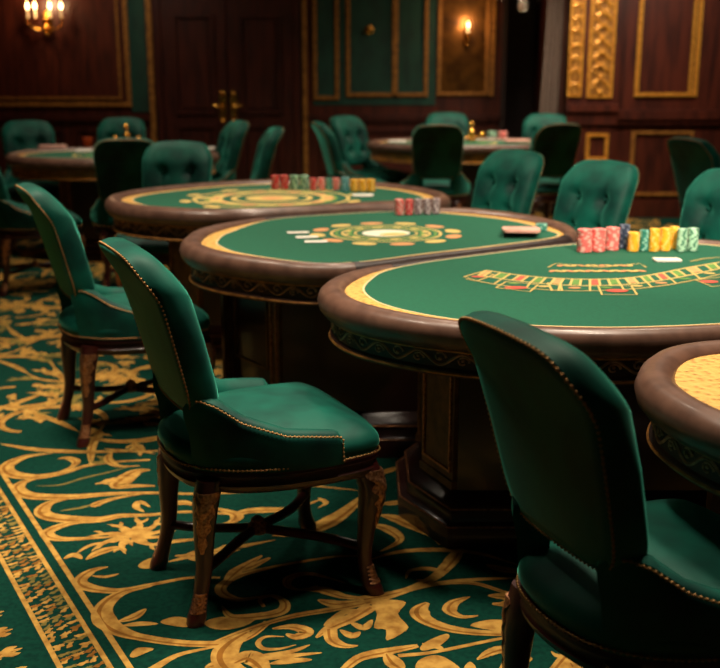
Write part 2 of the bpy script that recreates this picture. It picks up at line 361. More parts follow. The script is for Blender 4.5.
# ---- back wall
mb = MB(); mb.box(XL-.1, wx(503), Y1, Y1+.15, 0, ZC); struct(mb, 'wall_back', M['wallwood'])
mb = MB(); mb.box(wx(130), wx(147), Y1-.012, Y1, wz(112), ZC-.1); mb.box(wx(313), wx(436), Y1-.012, Y1, wz(105), ZC-.1)
struct(mb, 'trim_1', M['greenwall'])
mb = MB()
frame(mb, wx(-190), wx(130), wz(107), 2.95, Y1, .05, .04); frame(mb, wx(-180), wx(120.5), wz(99.5), 2.86, Y1, .028, .03)
for a, b, c in ((313, 339, 100), (346, 428, 97), (392, 398, 97)):
    frame(mb, wx(a), wx(b), wz(c), 2.95, Y1-.012, .045, .03)
frame(mb, wx(437), wx(489), wz(96), 2.95, Y1, .045, .04)
struct(mb, 'trim_2', M['dullgold'])
mb = MB()   # chair rail, dado and door casing
for a, b in ((-200, 148), (308, 503)):
    mb.box(wx(a), wx(b), Y1-.05, Y1, wz(120), wz(115)); mb.box(wx(a), wx(b), Y1-.03, Y1, wz(123), wz(120)); mb.box(wx(a), wx(b), Y1-.03, Y1, 0, .2)
frame(mb, wx(-190), wx(60), .3, wz(129), Y1, .05, .03); frame(mb, wx(70), wx(140), .3, wz(129), Y1, .05, .03); frame(mb, wx(318), wx(430), .3, wz(129), Y1, .05, .03)
mb.box(wx(155), wx(162), Y1-.05, Y1, 0, wz(-2)+.02); mb.box(wx(294), wx(301), Y1-.05, Y1, 0, wz(-2)+.02); mb.box(wx(155), wx(301), Y1-.05, Y1, wz(-2), wz(-2)+.14)
struct(mb, 'trim_3', M['doorwood'])
mb = MB(); mb.box(wx(149), wx(154), Y1-.06, Y1, 0, ZC-.05); mb.box(wx(303), wx(307), Y1-.06, Y1, 0, ZC-.05); mb.box(wx(490), wx(494), Y1-.04, Y1, wz(96), ZC-.1)
struct(mb, 'trim_4', M['dullgold'])
mb = MB(); mb.box(wx(440), wx(486), Y1-.008, Y1+.0, wz(93), 2.9); o = struct(mb, 'trim_5', M['mirror'])
# ---- double door
for i, (a, b) in enumerate(((163, 227), (228.5, 293))):
    mb = MB(); X0, X1 = wx(a), wx(b); D = Y1-.02
    mb.box(X0, X1, D-.02, D, .01, wz(-2)-.005)
    for z0, z1 in ((.2, wz(124)), (wz(115), wz(14))):
        frame(mb, X0+.12, X1-.12, z0, z1, D-.02, .05, .03); mb.box(X0+.2, X1-.2, D-.035, D-.02, z0+.08, z1-.08)
    d = struct(mb, 'door_%d' % (i+1), M['doorwood'])
    mb = MB(); hx = wx(222 if i == 0 else 233)
    mb.box(hx-.035, hx+.035, D-.035, D-.02, wz(121), wz(92)); mb.ball((hx, D-.05, wz(121)), .03); mb.ball((hx, D-.05, wz(93)), .03)
    s = 1 if i == 0 else -1
    mb.tube([(hx, D-.03, wz(106)), (hx, D-.09, wz(106)), (hx-s*.05, D-.1, wz(106)), (hx-s*.11, D-.09, wz(105))], [.02, .02, .016, .012])
    mb.out('door_handle', M['brass'], d)
# ---- dark recess with curtain, then the projecting pilaster and right wall
Y2 = 10.5
x2 = lambda px: W(px, 60, Y2)[0]; z2 = lambda py: W(600, py, Y2)[1]
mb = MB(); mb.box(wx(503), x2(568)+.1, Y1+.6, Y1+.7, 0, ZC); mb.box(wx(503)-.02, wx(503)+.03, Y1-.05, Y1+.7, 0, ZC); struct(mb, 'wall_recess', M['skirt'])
mb = MB(); mb.box(x2(568), XR+.05, Y2, Y2+.15, 0, ZC); mb.box(x2(568), x2(568)+.12, Y2, Y1+.7, 0, ZC)
mb.box(x2(568), x2(617), Y2-.07, Y2, 0, ZC); struct(mb, 'wall_front_right', M['wallwood'])
mb = MB(); Yp = Y2-.07
xp = lambda px: W(px, 60, Yp)[0]
frame(mb, xp(568.5), xp(583), z2(97), 3.05, Yp, .025, .02); frame(mb, xp(588), xp(614), z2(98), 3.05, Yp, .03, .022)
frame(mb, x2(636), x2(699), z2(97), 3.0, Y2, .04, .03)
mb.box(x2(690), x2(693), Y2-.02, Y2, z2(93), 2.95)
frame(mb, xp(590), xp(613), z2(160), z2(133), Yp, .035, .025)
struct(mb, 'trim_6', M['gold'])
mb = MB(); frame(mb, x2(636), x2(699), z2(196), z2(131), Y2, .035, .025); struct(mb, 'trim_7', M['dullgold'])
mb = MB(); mb.box(x2(568)-.02, x2(617)+.02, Yp-.06, Yp, z2(111), z2(104)); mb.box(x2(617), XR, Y2-.07, Y2, z2(119), z2(110)); mb.box(x2(617), XR, Y2-.045, Y2, z2(124), z2(119))
mb.box(x2(568)-.01, x2(617)+.01, Yp-.03, Yp, z2(124), z2(111)); mb.box(x2(568)-.01, x2(617)+.01, Yp-.03, Yp, 0, .18); mb.box(x2(617), XR, Y2-.03, Y2, 0, .18)
struct(mb, 'trim_8', M['wallwood'])
# gilt arabesque in the two upright pilaster panels
for a, b in ((570.5, 581), (590.5, 611.5)):
    mb = MB(); X0, X1 = xp(a), xp(b); cx_ = (X0+X1)/2; hw = (X1-X0)/2
    mb.box(X0, X1, Yp-.006, Yp, z2(94), 3.0, 1)
    z = z2(92); k = 0
    while z < 2.95:
        s = 1 if k % 2 else -1
        for q in (-1, 1):
            pts = [(cx_+q*hw*.75*math.cos(t)*(1-.12*t), Yp-.014, z+.05+hw*.8*math.sin(t)*(1-.12*t)) for t in [i*.5 for i in range(9)]]
            mb.tube(pts, [.014*(1-.06*i) for i in range(9)], 6)
        mb.ball((cx_, Yp-.014, z), hw*.28, 8); mb.ball((cx_+s*hw*.4, Yp-.012, z+.09), hw*.2, 8)
        z += .115+(.02 if k % 3 == 0 else 0); k += 1
    struct(mb, 'trim_%d' % (9 if a < 580 else 10), [M['gold'], M['dullgold']])
# curtain
mb = MB(); rings = []
Yc = 10.9; X0 = W(545, 60, Yc)[0]; X1 = W(572, 60, Yc)[0]
top = []; bot = []
N = 60
for zz_, sp in ((3.15, .9), (1.8, 1.0), (1.0, 1.12), (.02, 1.22)):
    r = [Vector((X1-(X1-X0)*sp*(1-i/N), Yc+.035*math.sin(i*.9)+.012*math.sin(i*2.3), zz_)) for i in range(N+1)]
    rings.append(r+[v+Vector((0, .012, 0)) for v in reversed(r)])
mb.loft(rings); tag(mb.out('curtain', M['curtain']), 'taupe floor-length curtain hanging beside the gilded pilaster', 'curtain')

# ================================================================ CHAIR
def seat_outline(s=1.0, n=6, grow=0.0):
    h = [(.272, 0), (.27, .12), (.262, .2), (.235, .252), (.12, .268), (-.03, .258), (-.15, .218), (-.235, .135), (-.262, .05)]
    pts = [(x, y) for x, y in h] + [(x, -y) for x, y in reversed(h) if y > 0]
    c = cr([(x, y, 0) for x, y in pts], n)
    out = []
    for p in c:
        r = math.hypot(p.x, p.y); k = s+grow/r; out.append(Vector((p.x*k, p.y*k, 0)))
    return out
LEAN = .262
def backx(y, z):
    return -.232-(z-.5)*LEAN+.32*y*y-.035*sm(.86, 1.0, z)
def nails(path, loop, parent):
    """a row of dome nails on a thin welt"""
    seg = path+path[:1] if loop else path; L = [0]
    for a, b in zip(seg, seg[1:]): L.append(L[-1]+(b-a).length)
    n = int(L[-1]/.0118); mb = MB(); j = 0; pts = []
    for k in range(n):
        s = L[-1]*(k+.5)/n
        while L[j+1] < s: j += 1
        p = seg[j].lerp(seg[j+1], (s-L[j])/max(1e-9, L[j+1]-L[j])); pts.append(p); mb.ball(p, .0037, 6)
    mb.tube(pts, .0015, 4, loop=loop); return mb.out('nailhead_trim', M['nail'], parent)
def make_chair():
    root = empty('dining_chair')
    # seat rail
    mb = MB(); rings = []
    for s, z in ((-.035, .368), (-.012, .362), (.0, .372), (.004, .385), (-.002, .392), (-.002, .408), (.008, .414), (.006, .424), (-.03, .426)):
        rings.append([p+Vector((0, 0, z)) for p in seat_outline(1, 6, s)])
    mb.loft(rings); mb.out('seat_rail', M['wood'], root)
    # cushion
    mb = MB(); rings = []
    for s, z in ((-.01, .426), (.004, .436), (.012, .455), (.008, .474), (-.01, .492), (-.045, .506)):
        rings.append([p+Vector((0, 0, z)) for p in seat_outline(1, 6, s)])
    for k, z in ((.7, .520), (.5, .530), (.3, .535), (.12, .537)): rings.append([p+Vector((0, 0, z)) for p in seat_outline(k, 6)])
    mb.loft(rings); mb.out('seat_cushion', M['velvet'], root)
    nails([p+Vector((0, 0, .4335)) for p in seat_outline(1, 12, .0115)], True, root)
    # backrest
    def ol(k, n=72):
        out = []
        for i in range(n):
            t = 2*PI*i/n; c, s = math.cos(t), math.sin(t)
            e = .25 if s > 0 else .32
            y = math.copysign(abs(c)**e, c); v = math.copysign(abs(s)**(.23 if s > 0 else .34), s)
            z = .783+.214*v*k; wv = .190+.018*sm(.55, .9, z)-.024*sm(.9, 1, z)
            out.append((y*wv*k, z+(.016*(1-y*y)*k if s > 0 else 0)))
        return out
    btn = [(-.085, .84), (.085, .84), (-.085, .70), (.085, .70)]
    def pt(y, z, off):
        return Vector((backx(y, z)+off, y, z))
    mb = MB(); rings = []
    for k, off in ((.03, -.0), (.3, 0), (.6, 0), (.85, 0), (.95, .001), (.985, .006), (1.0, .018), (1.015, .03), (1.018, .048), (.998, .066), (.96, .078), (.9, .088), (.82, .097), (.74, .1), (.66, .102), (.58, .103), (.5, .103), (.42, .103), (.34, .103), (.26, .103), (.18, .103), (.1, .103), (.03, .103)):
        r = []
        for y, z in ol(k):
            o_ = off
            if off > .09:
                for by, bz in btn:
                    d2 = (y-by)**2+(z-bz)**2; o_ -= .036*math.exp(-d2/.0009)+.018*math.exp(-d2/.005)
                dd = abs(y)-.085  # soft upright pleats through the buttons
                o_ -= .005*math.exp(-(dd/.016)**2)*(1 if k < .8 else .3)
            r.append(pt(y, z, o_))
        rings.append(r)
    mb.loft(rings); back = mb.out('backrest', M['velvet'], root)
    nails([pt(y, z, .0025) for y, z in ol(.972, 720)], True, back)
    for by, bz in btn:
        mb = MB(); c = pt(by, bz, .103-.044)
        mb.loft([[c+Vector((x, math.cos(t)*r_, math.sin(t)*r_)) for t in [i*PI/5 for i in range(10)]] for r_, x in ((.011, 0), (.010, .006), (.005, .009))])
        mb.out('tuft_button', M['velvet'], back)
    # wings that sweep from the back down along the seat
    for sd in (1, -1):
        path = cr([(-.225, .135, 0), (-.19, .178, 0), (-.12, .222, 0), (-.02, .258, 0), (.08, .272, 0), (.135, .27, 0)], 7, False)
        rings = []; nl = []
        n = len(path)
        for i, p in enumerate(path):
            t = i/(n-1); a = path[max(0, i-1)]; b = path[min(n-1, i+1)]; d = (b-a).normalized(); nn = Vector((d.y, -d.x, 0))*-1
            if nn.y < 0: nn = -nn
            top = interp([(0, .60), (.1, .62), (.2, .635), (.28, .62), (.4, .575), (.6, .535), (.8, .522), (.93, .515), (1, .49)], t)
            th = .042*(1 if t < .93 else .8)
            r = []
            for (o_, z) in ((.014, .424), (.019, .45), (.019, (top+.45)/2), (.019, top-.03), (.013, top-.008), (.0, top), (-th*.55, top-.003), (-th, top-.025), (-th-.006, (top+.45)/2), (-th, .45), (-th+.005, .424)):
                lean = -max(0, z-.5)*LEAN*(1-sm(.1, .55, t))
                r.append(Vector((p.x+nn.x*o_+lean, (p.y+nn.y*o_)*sd, z)))
            rings.append(r)
            z = top-.012; lean = -max(0, z-.5)*LEAN*(1-sm(.1, .55, t))
            nl.append(Vector((p.x+nn.x*.0195+lean, (p.y+nn.y*.0195)*sd, z)))
        mb = MB(); mb.loft(rings); wg = mb.out('wing', M['velvet'], root)
        last = nl[-1]; nl2 = nl[6:-1]+[last+Vector((-.006, 0, -.0)), last+Vector((-.004, 0, -.05))]
        nails(cr(nl2, 6, False), False, wg)
    # legs with bronze mounts
    def leg(path, rad, sx, sy, mounts):
        path = cr(path, 6, False); n = len(path)
        def ring(p, r, n_=12):
            out = []
            for k in range(n_):
                t = 2*PI*k/n_; c, s = math.cos(t), math.sin(t)
                out.append(p+Vector((math.copysign(abs(c)**.7, c)*r, math.copysign(abs(s)**.7, s)*r, 0)))
            return out
        rr = [interp(rad, 1-p.z/.4) for p in path]
        mb = MB(); mb.loft([ring(p, r) for p, r in zip(path, rr)]); o = mb.out('leg', M['wood'], root)
        ang = math.atan2(sy, sx)
        def mount(z0, z1, w0, w1, scal, nm):
            mb = MB(); N = 22; rings = []
            for i in range(N+1):
                z = z0+(z1-z0)*i/N; j = min(range(n), key=lambda q: abs(path[q].z-z)); p = Vector((path[j].x, path[j].y, z))
                a_, b_ = path[max(0, j-1)], path[min(n-1, j+1)]
                if abs(b_.z-a_.z) > 1e-5: p = a_.lerp(b_, (z-a_.z)/(b_.z-a_.z))
                r = interp(rad, 1-z/.4); wd_ = (w0+(w1-w0)*i/N)*(1+.22*math.sin(i*scal))
                row = []
                for k in range(-5, 6):
                    t = ang+k/5*wd_; c, s = math.cos(t), math.sin(t); q = 1.06+.10*(1-abs(k)/5)+.05*math.sin(i*scal+abs(k))
                    row.append(p+Vector((math.copysign(abs(c)**.75, c)*r*q, math.copysign(abs(s)**.75, s)*r*q, 0)))
                for k in range(5, -6, -1):
                    t = ang+k/5*wd_; c, s = math.cos(t), math.sin(t)
                    row.append(p+Vector((c*r*.8, s*r*.8, 0)))
                rings.append(row)
            mb.loft(rings); mb.out(nm, M['bronze'], o)
        for m_ in mounts: mount(*m_)
        return o
    for sd in (1, -1):
        leg([(.225, .215*sd, .40), (.238, .226*sd, .35), (.243, .23*sd, .30), (.233, .222*sd, .2), (.228, .218*sd, .11), (.236, .226*sd, .05), (.252, .24*sd, .0)],
            [(0, .034), (.12, .037), (.3, .032), (.55, .022), (.75, .0185), (.87, .021), (.95, .027), (1, .024)], 1, sd, [(.375, .21, 1.15, .35, 1.1, 'leg_mount'), (.085, .035, .8, .95, 1.3, 'foot_mount')])
        leg([(-.20, .165*sd, .40), (-.215, .168*sd, .33), (-.222, .168*sd, .25), (-.226, .168*sd, .15), (-.242, .175*sd, .07), (-.262, .186*sd, .0)],
            [(0, .034), (.15, .034), (.35, .028), (.6, .022), (.8, .019), (.9, .021), (.96, .025), (1, .023)], -.5, sd, [(.37, .2, .95, .3, 1.1, 'leg_mount'), (.085, .035, .8, .95, 1.3, 'foot_mount')])
    mb = MB()
    for sd in (1, -1):
        mb.tube(cr([(.228, .212*sd, .135), (.14, .11*sd, .14), (.03, .03*sd, .15), (-.01, .0, .153), (-.06, -.03*sd, .15), (-.15, -.10*sd, .14), (-.222, -.162*sd, .14)], 5, False), .0155, 8, flat=.9)
    mb.out('stretcher', M['wood'], root)
    mb = MB(); mb.lathe([(.03, -.014), (.034, -.004), (.028, .008), (.018, .018), (.02, .024), (.008, .034), (0, .036)], (-.01, 0, .156), 14); mb.out('stretcher_boss', M['bronze'], root)
    return root

CH = [  # x, y, heading, label
 (-.288, 2.85, 26, 'green velvet chair in full view on the carpet, front of the left row'),
 (.602, 1.945, 22.5, 'large green velvet chair in the right foreground, cut off by the bottom edge'),
 (-.945, 4.23, 27, 'green velvet chair directly behind the fully visible chair in the left row'),
 (-2.18, 7.05, 27, 'dim green chair cut off by the left edge, behind the left row'),
 (-1.53, 7.15, 97, 'dark chair seen from behind, between far left table and third green table'),
 (-1.11, 6.15, 268, 'green tufted chair at the back left rim of the third green table'),
 (-2.68, 8.75, 290, 'green chair on the far side of the far left table, below the sconce'),
 (-2.12, 9.24, 268, 'green chair behind the far left table, mostly hidden by a dark chair'),
 (-1.33, 8.9, 205, 'tufted green chair at the right end of the far left table'),
 (-.97, 8.02, 192, 'green chair just right of the door handles, nearest the wood corner post'),
 (.0, 8.95, 12, 'green chair in side view at the left end of the far right table'),
 (.12, 9.75, 320, "tufted green chair behind the far right table's left end, under green wall panels"),
 (.63, 8.85, 88, 'dark chair seen squarely from behind at the far right table'),
 (.85, 10.35, 268, 'green chair top showing above the dark squarely turned chair'),
 (1.68, 10.1, 250, 'green chair top showing in front of the taupe curtain'),
 (1.50, 9.0, 108, 'dark chair at the right end of the far right table, below gilt pilaster'),
 (.57, 5.6, 216, 'tufted bright green chair, leftmost of the three behind the front tables'),
 (.90, 4.92, 216, 'tufted bright green chair, middle one of the three behind the front tables'),
 (1.40, 4.46, 220, 'tufted bright green chair cut off by right edge, beside the chip stacks'),
 (2.42, 7.0, 22, 'green chair standing alone in front of the right wood wall panel'),
]
proto = make_chair()
for i, (x, y, a, lb) in enumerate(CH):
    o = proto if i == 0 else tree(proto)
    o.location = (x, y, 0.001); o.rotation_euler = (0, 0, R(a)); tag(o, lb, 'chair', 'green velvet chairs around the gaming tables')

# ================================================================ TABLES
def inset(o, d):
    n = len(o); out = []
    for i in range(n):
        t = (o[(i+1) % n]-o[i-1]).normalized(); out.append(o[i]+Vector((-t.y, t.x, 0))*d)   # CCW outline: left normal points inward
    return out
def at_z(o, z): return [Vector((p.x, p.y, z)) for p in o]
def ccw(o):
    a = sum(o[i].x*o[(i+1) % len(o)].y-o[(i+1) % len(o)].x*o[i].y for i in range(len(o)))
    return o if a > 0 else o[::-1]
def resample(o, n):
    L = [0]
    for a, b in zip(o, o[1:]+o[:1]): L.append(L[-1]+(b-a).length)
    out = []; j = 0
    for k in range(n):
        s = L[-1]*k/n
        while L[j+1] < s: j += 1
        out.append(o[j].lerp(o[(j+1) % len(o)], (s-L[j])/(L[j+1]-L[j])))
    return out
RAIL = [(.075, .735), (.048, .716), (.018, .722), (.002, .742), (-.004, .766), (.004, .788), (.020, .802), (.042, .807), (.062, .803), (.078, .793), (.084, .782), (.084, .760)]
class Ink:
    """flat print woven into a felt, one mesh with the felt"""
    def __init__(s, mb, z): s.mb = mb; s.z = z
    def line(s, pts, wd, mi, loop=False):
        s.z += .00003; pts = [Vector((p[0], p[1], s.z)) for p in pts]; vs = []; L = len(pts)
        for i, p in enumerate(pts):
            a = pts[i-1] if (i or loop) else p; b = pts[(i+1) % L] if (i < L-1 or loop) else p
            d = (b-a).normalized(); nn = Vector((-d.y, d.x, 0))*wd/2; vs += [p+nn, p-nn]
        k = L if loop else L-1
        s.mb.add(vs, [(2*i, 2*i+1, (2*i+3) % (2*L), (2*i+2) % (2*L)) for i in range(k)], mi)
    def blob(s, c, rx, ry, a, mi, n=20):
        s.z += .00003
        s.mb.add([(c[0]+math.cos(a)*rx*math.cos(t)-math.sin(a)*ry*math.sin(t), c[1]+math.sin(a)*rx*math.cos(t)+math.cos(a)*ry*math.sin(t), s.z) for t in [i*2*PI/n for i in range(n)]], [tuple(range(n))], mi)
    def quad(s, pts, mi):
        s.z += .00003; s.mb.add([(p[0], p[1], s.z) for p in pts], [tuple(range(len(pts)))], mi)
    def ring(s, c, r, wd, mi, n=48): s.line([(c[0]+r*math.cos(t), c[1]+r*math.sin(t)) for t in [i*2*PI/n for i in range(n)]], wd, mi, True)

def table(ctrl, label, ped, dark_runs=None, ink=None, group=None, gold_apron=False, band=.055, name='gaming_table', detail=True):
    o = resample(ccw(cr([(q[0], q[1], q[2] if len(q) > 2 else 1) for q in ctrl], 16)), 200); n = len(o)
    wt = [max(0, min(1, p.z)) for p in o]; o = [Vector((p.x, p.y, 0)) for p in o]
    cen = sum(o, Vector())/n; cen.z = 0
    root = empty(name, (cen.x, cen.y, 0)); tag(root, label, 'table', group)
    o = [p-cen for p in o]
    def insv(f):
        out = []
        for i in range(n):
            t = (o[(i+1) % n]-o[i-1]).normalized(); out.append(o[i]+Vector((-t.y, t.x, 0))*f(i))
        return out
    def rsec(i):
        i %= n; t = (o[(i+1) % n]-o[i-1]).normalized(); nn = Vector((-t.y, t.x, 0)); k = .5+.5*wt[i]
        return [o[i]+nn*(d*k)+Vector((0, 0, z if z < .77 else .77+(z-.77)*(.55+.45*wt[i]))) for d, z in RAIL]
    bi = lambda e=0: insv(lambda i: (.084*(.5+.5*wt[i])-.002)+band*wt[i]**1.5+e)
    def rail(i0, i1, m, nm):
        mb = MB(); rings = []
        rr = range(i0, i1+1) if i1 < i0+n else range(i0, i0+n)
        for i in rr: rings.append(rsec(i))
        mb.loft(rings, loop=i1 >= i0+n); return mb.out(nm, m, root)
    if dark_runs:
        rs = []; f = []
        for pa, pb in dark_runs:
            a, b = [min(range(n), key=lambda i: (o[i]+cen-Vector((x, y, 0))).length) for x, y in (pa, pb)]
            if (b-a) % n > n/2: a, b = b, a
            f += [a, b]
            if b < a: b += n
            rs.append((a, b)); rail(a, b, M['darkleather'], 'dark_rail')  # darker rail section between the two given points
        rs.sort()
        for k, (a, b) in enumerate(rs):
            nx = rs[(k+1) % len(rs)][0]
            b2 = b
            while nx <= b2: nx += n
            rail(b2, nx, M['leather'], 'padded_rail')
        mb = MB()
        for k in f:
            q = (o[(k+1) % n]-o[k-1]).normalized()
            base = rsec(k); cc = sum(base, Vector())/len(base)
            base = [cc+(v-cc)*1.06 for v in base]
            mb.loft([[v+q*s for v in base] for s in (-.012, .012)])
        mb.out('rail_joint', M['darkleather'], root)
    else: rail(0, n, M['leather'], 'padded_rail')
    # gold inlay band between rail and felt, then felt with its print
    mb = MB(); mb.loft([at_z(insv(lambda i: .084*(.5+.5*wt[i])-.004), z) for z in (.78, .786)]+[at_z(bi(), .787), at_z(bi(), .78)]); mb.out('inlay_band', M['brocade'], root)
    mb = MB(); mb.loft([at_z(bi(), z) for z in (.786, .7885)]+[at_z(bi(.006), .7885), at_z(bi(.006), .786)]); mb.out('cord_edging', M['cord'], root)
    fe = MB(); io = bi(.003); fe.loft([at_z(io, .776), at_z(io, .7872)], mi=0)
    if ink:
        class L2(Ink): pass
        ik = Ink(fe, .7876); b0 = len(fe.v); ink(ik)
        for v in fe.v[b0:]: v.x -= cen.x; v.y -= cen.y
    fe.out('felt', [M['felt'], M['pgold'], M['pgreen'], M['pred'], M['porange'], M['pwhite']], root, smooth=False)
    # apron
    mb = MB(); mb.loft([at_z(inset(o, d), z) for d, z in ((.12, .642), (.038, .642), (.033, .647), (.035, .66), (.042, .665), (.042, .712), (.036, .716), (.034, .722), (.05, .774), (.12, .774))])
    mb.out('apron', M['giltapron'] if gold_apron else M['apron'], root)
    mb = MB()
    for z, d in ((.652, .034), (.715, .036)):
        c = inset(o, d); mb.loft([[Vector((c[i].x, c[i].y, z))+Vector((math.cos(t)*.0, 0, 0))+((c[i]-Vector((0, 0, 0))).normalized()*math.cos(t)+Vector((0, 0, 1))*math.sin(t))*.0048 for t in [k*PI/3 for k in range(6)]] for i in range(n)], loop=True)
    mb.out('apron_bead', M['dullgold'], root)
    if detail:
        mb = MB(); c = inset(o, .0415); L = [0]
        for a, b in zip(c, c[1:]+c[:1]): L.append(L[-1]+(b-a).length)
        def on(s, z, d=0):
            s = s % L[-1]; j = max(k for k in range(n) if L[k] <= s) if False else int(s/L[-1]*n) % n
            while L[j] > s: j -= 1
            while L[j+1] < s: j += 1
            k = (s-L[j])/(L[j+1]-L[j]); p = c[j].lerp(c[(j+1) % n], k); return Vector((p.x, p.y, z))
        nw = round(L[-1]/.13); step = L[-1]/nw
        pts = [on(q*L[-1]/(nw*12), .689+.017*math.sin(q*2*PI/12)) for q in range(nw*12)]
        mb.tube(pts, .0042, 5, loop=True)
        for q in range(nw*2):
            sg = 1 if q % 2 else -1; s0 = (q+.5)*step/2
            sp = [on(s0-sg*0+math.cos(t)*.019*(1-t/9), .689-(-1 if q % 2 == 0 else 1)*(-.004)+sg*.0+math.sin(t)*.016*(1-t/9)) for t in [k*.55 for k in range(11)]]
            mb.tube(sp, [.0044*(1-.05*k) for k in range(11)], 5); mb.ball(on(s0, .689), .005, 6)
        mb.out('vine_carving', M['vine'], root)
    # pedestal: x0,x1,y0,y1 (world), chamfer cx,cy
    x0, x1, y0, y1, cx_, cy_ = ped; x0 -= cen.x; x1 -= cen.x; y0 -= cen.y; y1 -= cen.y
    def oct_(g):
        k = g*.41
        return [Vector(p+(0,)) for p in ((x0-g+0, y0+cy_-k+0), (x0+cx_-k, y0-g), (x1-cx_+k, y0-g), (x1+g, y0+cy_-k), (x1+g, y1-cy_+k), (x1-cx_+k, y1+g), (x0+cx_-k, y1+g), (x0-g, y1-cy_+k))]
    mb = MB(); mb.loft([at_z(oct_(0), z) for z in (.10, .65)]); body = mb.out('pedestal', M['ebony'], root, smooth=False)
    mb = MB(); mb.loft([at_z(oct_(g), z) for g, z in ((.085, .0), (.085, .065), (.078, .075), (.06, .080), (.052, .095), (.05, .12), (.04, .13), (.02, .14), (.012, .155), (0, .16))]); mb.out('plinth', M['ebony'], root)
    mb = MB()
    for g, z in ((.083, .072), (.053, .117)):
        c = oct_(g); mb.loft([[Vector((p.x, p.y, z))+(p-Vector(((x0+x1)/2, (y0+y1)/2, 0))).normalized()*(math.cos(t)*.004)+Vector((0, 0, math.sin(t)*.003)) for t in [k*PI/3 for k in range(6)]] for p in c], loop=True)
    mb.out('plinth_bead', M['bronze'], root)
    q = oct_(0)
    for i in range(8):
        a, b = q[i], q[(i+1) % 8]; d = (b-a); Ln = d.length; d.normalize(); nn = Vector((d.y, -d.x, 0))
        def slab(mb, s0, s1, z0, z1, th, mi=0):
            p = [a+d*s0, a+d*s1]
            v = [Vector((w_.x, w_.y, z)) for z in (z0, z1) for w_ in (p[0]-nn*.002, p[1]-nn*.002, p[1]+nn*th, p[0]+nn*th)]
            mb.add(v, [(0, 1, 2, 3), (7, 6, 5, 4), (0, 4, 5, 1), (1, 5, 6, 2), (2, 6, 7, 3), (3, 7, 4, 0)], mi)
        if i % 2 == 0:   # chamfers: gilded pilasters
            big = Ln > .35
            for s0, s1 in (((0, .05), (Ln-.075, Ln)) if big else ((.005, Ln-.005),)):
                mb = MB(); slab(mb, s0, s1, .162, .65, .014); slab(mb, s0-.004, s1+.004, .162, .19, .02); slab(mb, s0-.004, s1+.004, .63, .65, .02)
                if s1-s0 > .06:
                    for u0, u1, v0, v1 in ((s0+.014, s1-.014, .215, .223), (s0+.014, s1-.014, .6, .608), (s0+.014, s0+.022, .223, .6), (s1-.022, s1-.014, .223, .6)): slab(mb, u0, u1, v0, v1, .02, 1)
                mb.out('pilaster', [M['oldgold'], M['bronze']], root, smooth=False)
            if big:
                mb = MB()
                for u0, u1, v0, v1 in ((.08, Ln-.1, .3, .31), (.08, Ln-.1, .58, .59), (.08, .09, .31, .58), (Ln-.11, Ln-.1, .31, .58)): slab(mb, u0, u1, v0, v1, .008)
                mb.out('panel_moulding', M['oldgold'], root, smooth=False)
    return root
def pxs(l, z=.785): return [tuple(P(a, b, z).xy) for a, b in l]

# --- front table
T3 = [(-.125, 3.13), (-.075, 3.38, .8), (.09, 3.61, .3), (.45, 3.87, 0), (.83, 4.10, .0), (1.12, 4.17, .5), (1.42, 4.08, .5), (1.72, 3.75), (1.86, 3.35), (1.75, 2.98), (1.4, 2.76, .6), (.95, 2.655, .5), (.6, 2.62, .5), (.25, 2.69, .6), (-.02, 2.88, .9)]
def ink3(k):
    L = lambda pts, wd=.006, mi=1, lp=False: k.line(pxs(pts, .788), wd, mi, lp)
    # fan of betting cells
    top = [(486,270),(520,275),(555,278),(590,279),(625,278),(655,274),(685,268),(720,262)]
    mid = [(478,275),(512,280),(550,284),(590,285.5),(630,284),(662,280),(694,274),(725,267)]
    low = [(466,279),(505,286),(548,290),(590,291),(634,289),(668,285),(700,279),(730,272)]
    for r, n_ in ((top, .009), (mid, .009)): k.line([tuple(p.xy) for p in cr([P(a, b, .788) for a, b in r], 5, False)], n_, 1)
    tp = cr([P(a, b, .788) for a, b in top], 4, False); md = cr([P(a, b, .788) for a, b in mid], 4, False)
    for i in range(len(tp)-1):
        if i % 2 == 0: k.quad([tp[i].lerp(tp[i+1], .12).lerp(md[i], .12).xy, tp[i+1].lerp(md[i+1], .12).xy, md[i+1].lerp(tp[i+1], .12).xy, md[i].lerp(tp[i], .12).xy], (4, 2, 3, 2)[i//2 % 4])
        k.line([tp[i].xy, md[i].xy], .007, 1)
    lw = cr([P(a, b, .788) for a, b in low], 4, False); k.line([p.xy for p in lw], .006, 1)
    for i in range(2, len(lw)-2):
        if i % 3 == 0: k.line([md[i].xy, lw[i].xy], .006, 1)
        if i % 3 == 1: k.blob(md[i].lerp(lw[i+1], .5).xy, .02, .012, 0, (4, 2, 1)[i//3 % 3], 10)
    for q in ([(464,277),(482,272),(494,275),(478,281)], [(496,288),(506,282),(538,285),(530,292)], [(598,286),(602,295),(637,295),(631,286)], [(695,280),(712,287),(740,284),(728,277)], [(548,283),(552,291),(562,291),(560,284)]):
        L(q, .007, 1, True)
    for x, y, rx, ry in ((478,277,.022,.012), (516,288,.036,.02), (617,291,.034,.022), (709,282,.03,.02)):
        c = P(x, y, .788); k.blob(c.xy, rx, ry, 0, 3)
    # two rows of small curling ornaments above the cells
    for y0, x0_, x1_, st in ((266, 560, 634, 7), (271.5, 552, 644, 6)):
        x = x0_; i = 0
        while x < x1_:
            c = P(x, y0, .788); k.blob(c.xy, .010, .018, .5 if i % 2 else -.5, 1 if i % 3 else 4, 8); x += st; i += 1
    L([(548,268),(556,264),(600,268),(640,264),(646,268)], .006); L([(690,262),(705,259),(720,258)], .006)
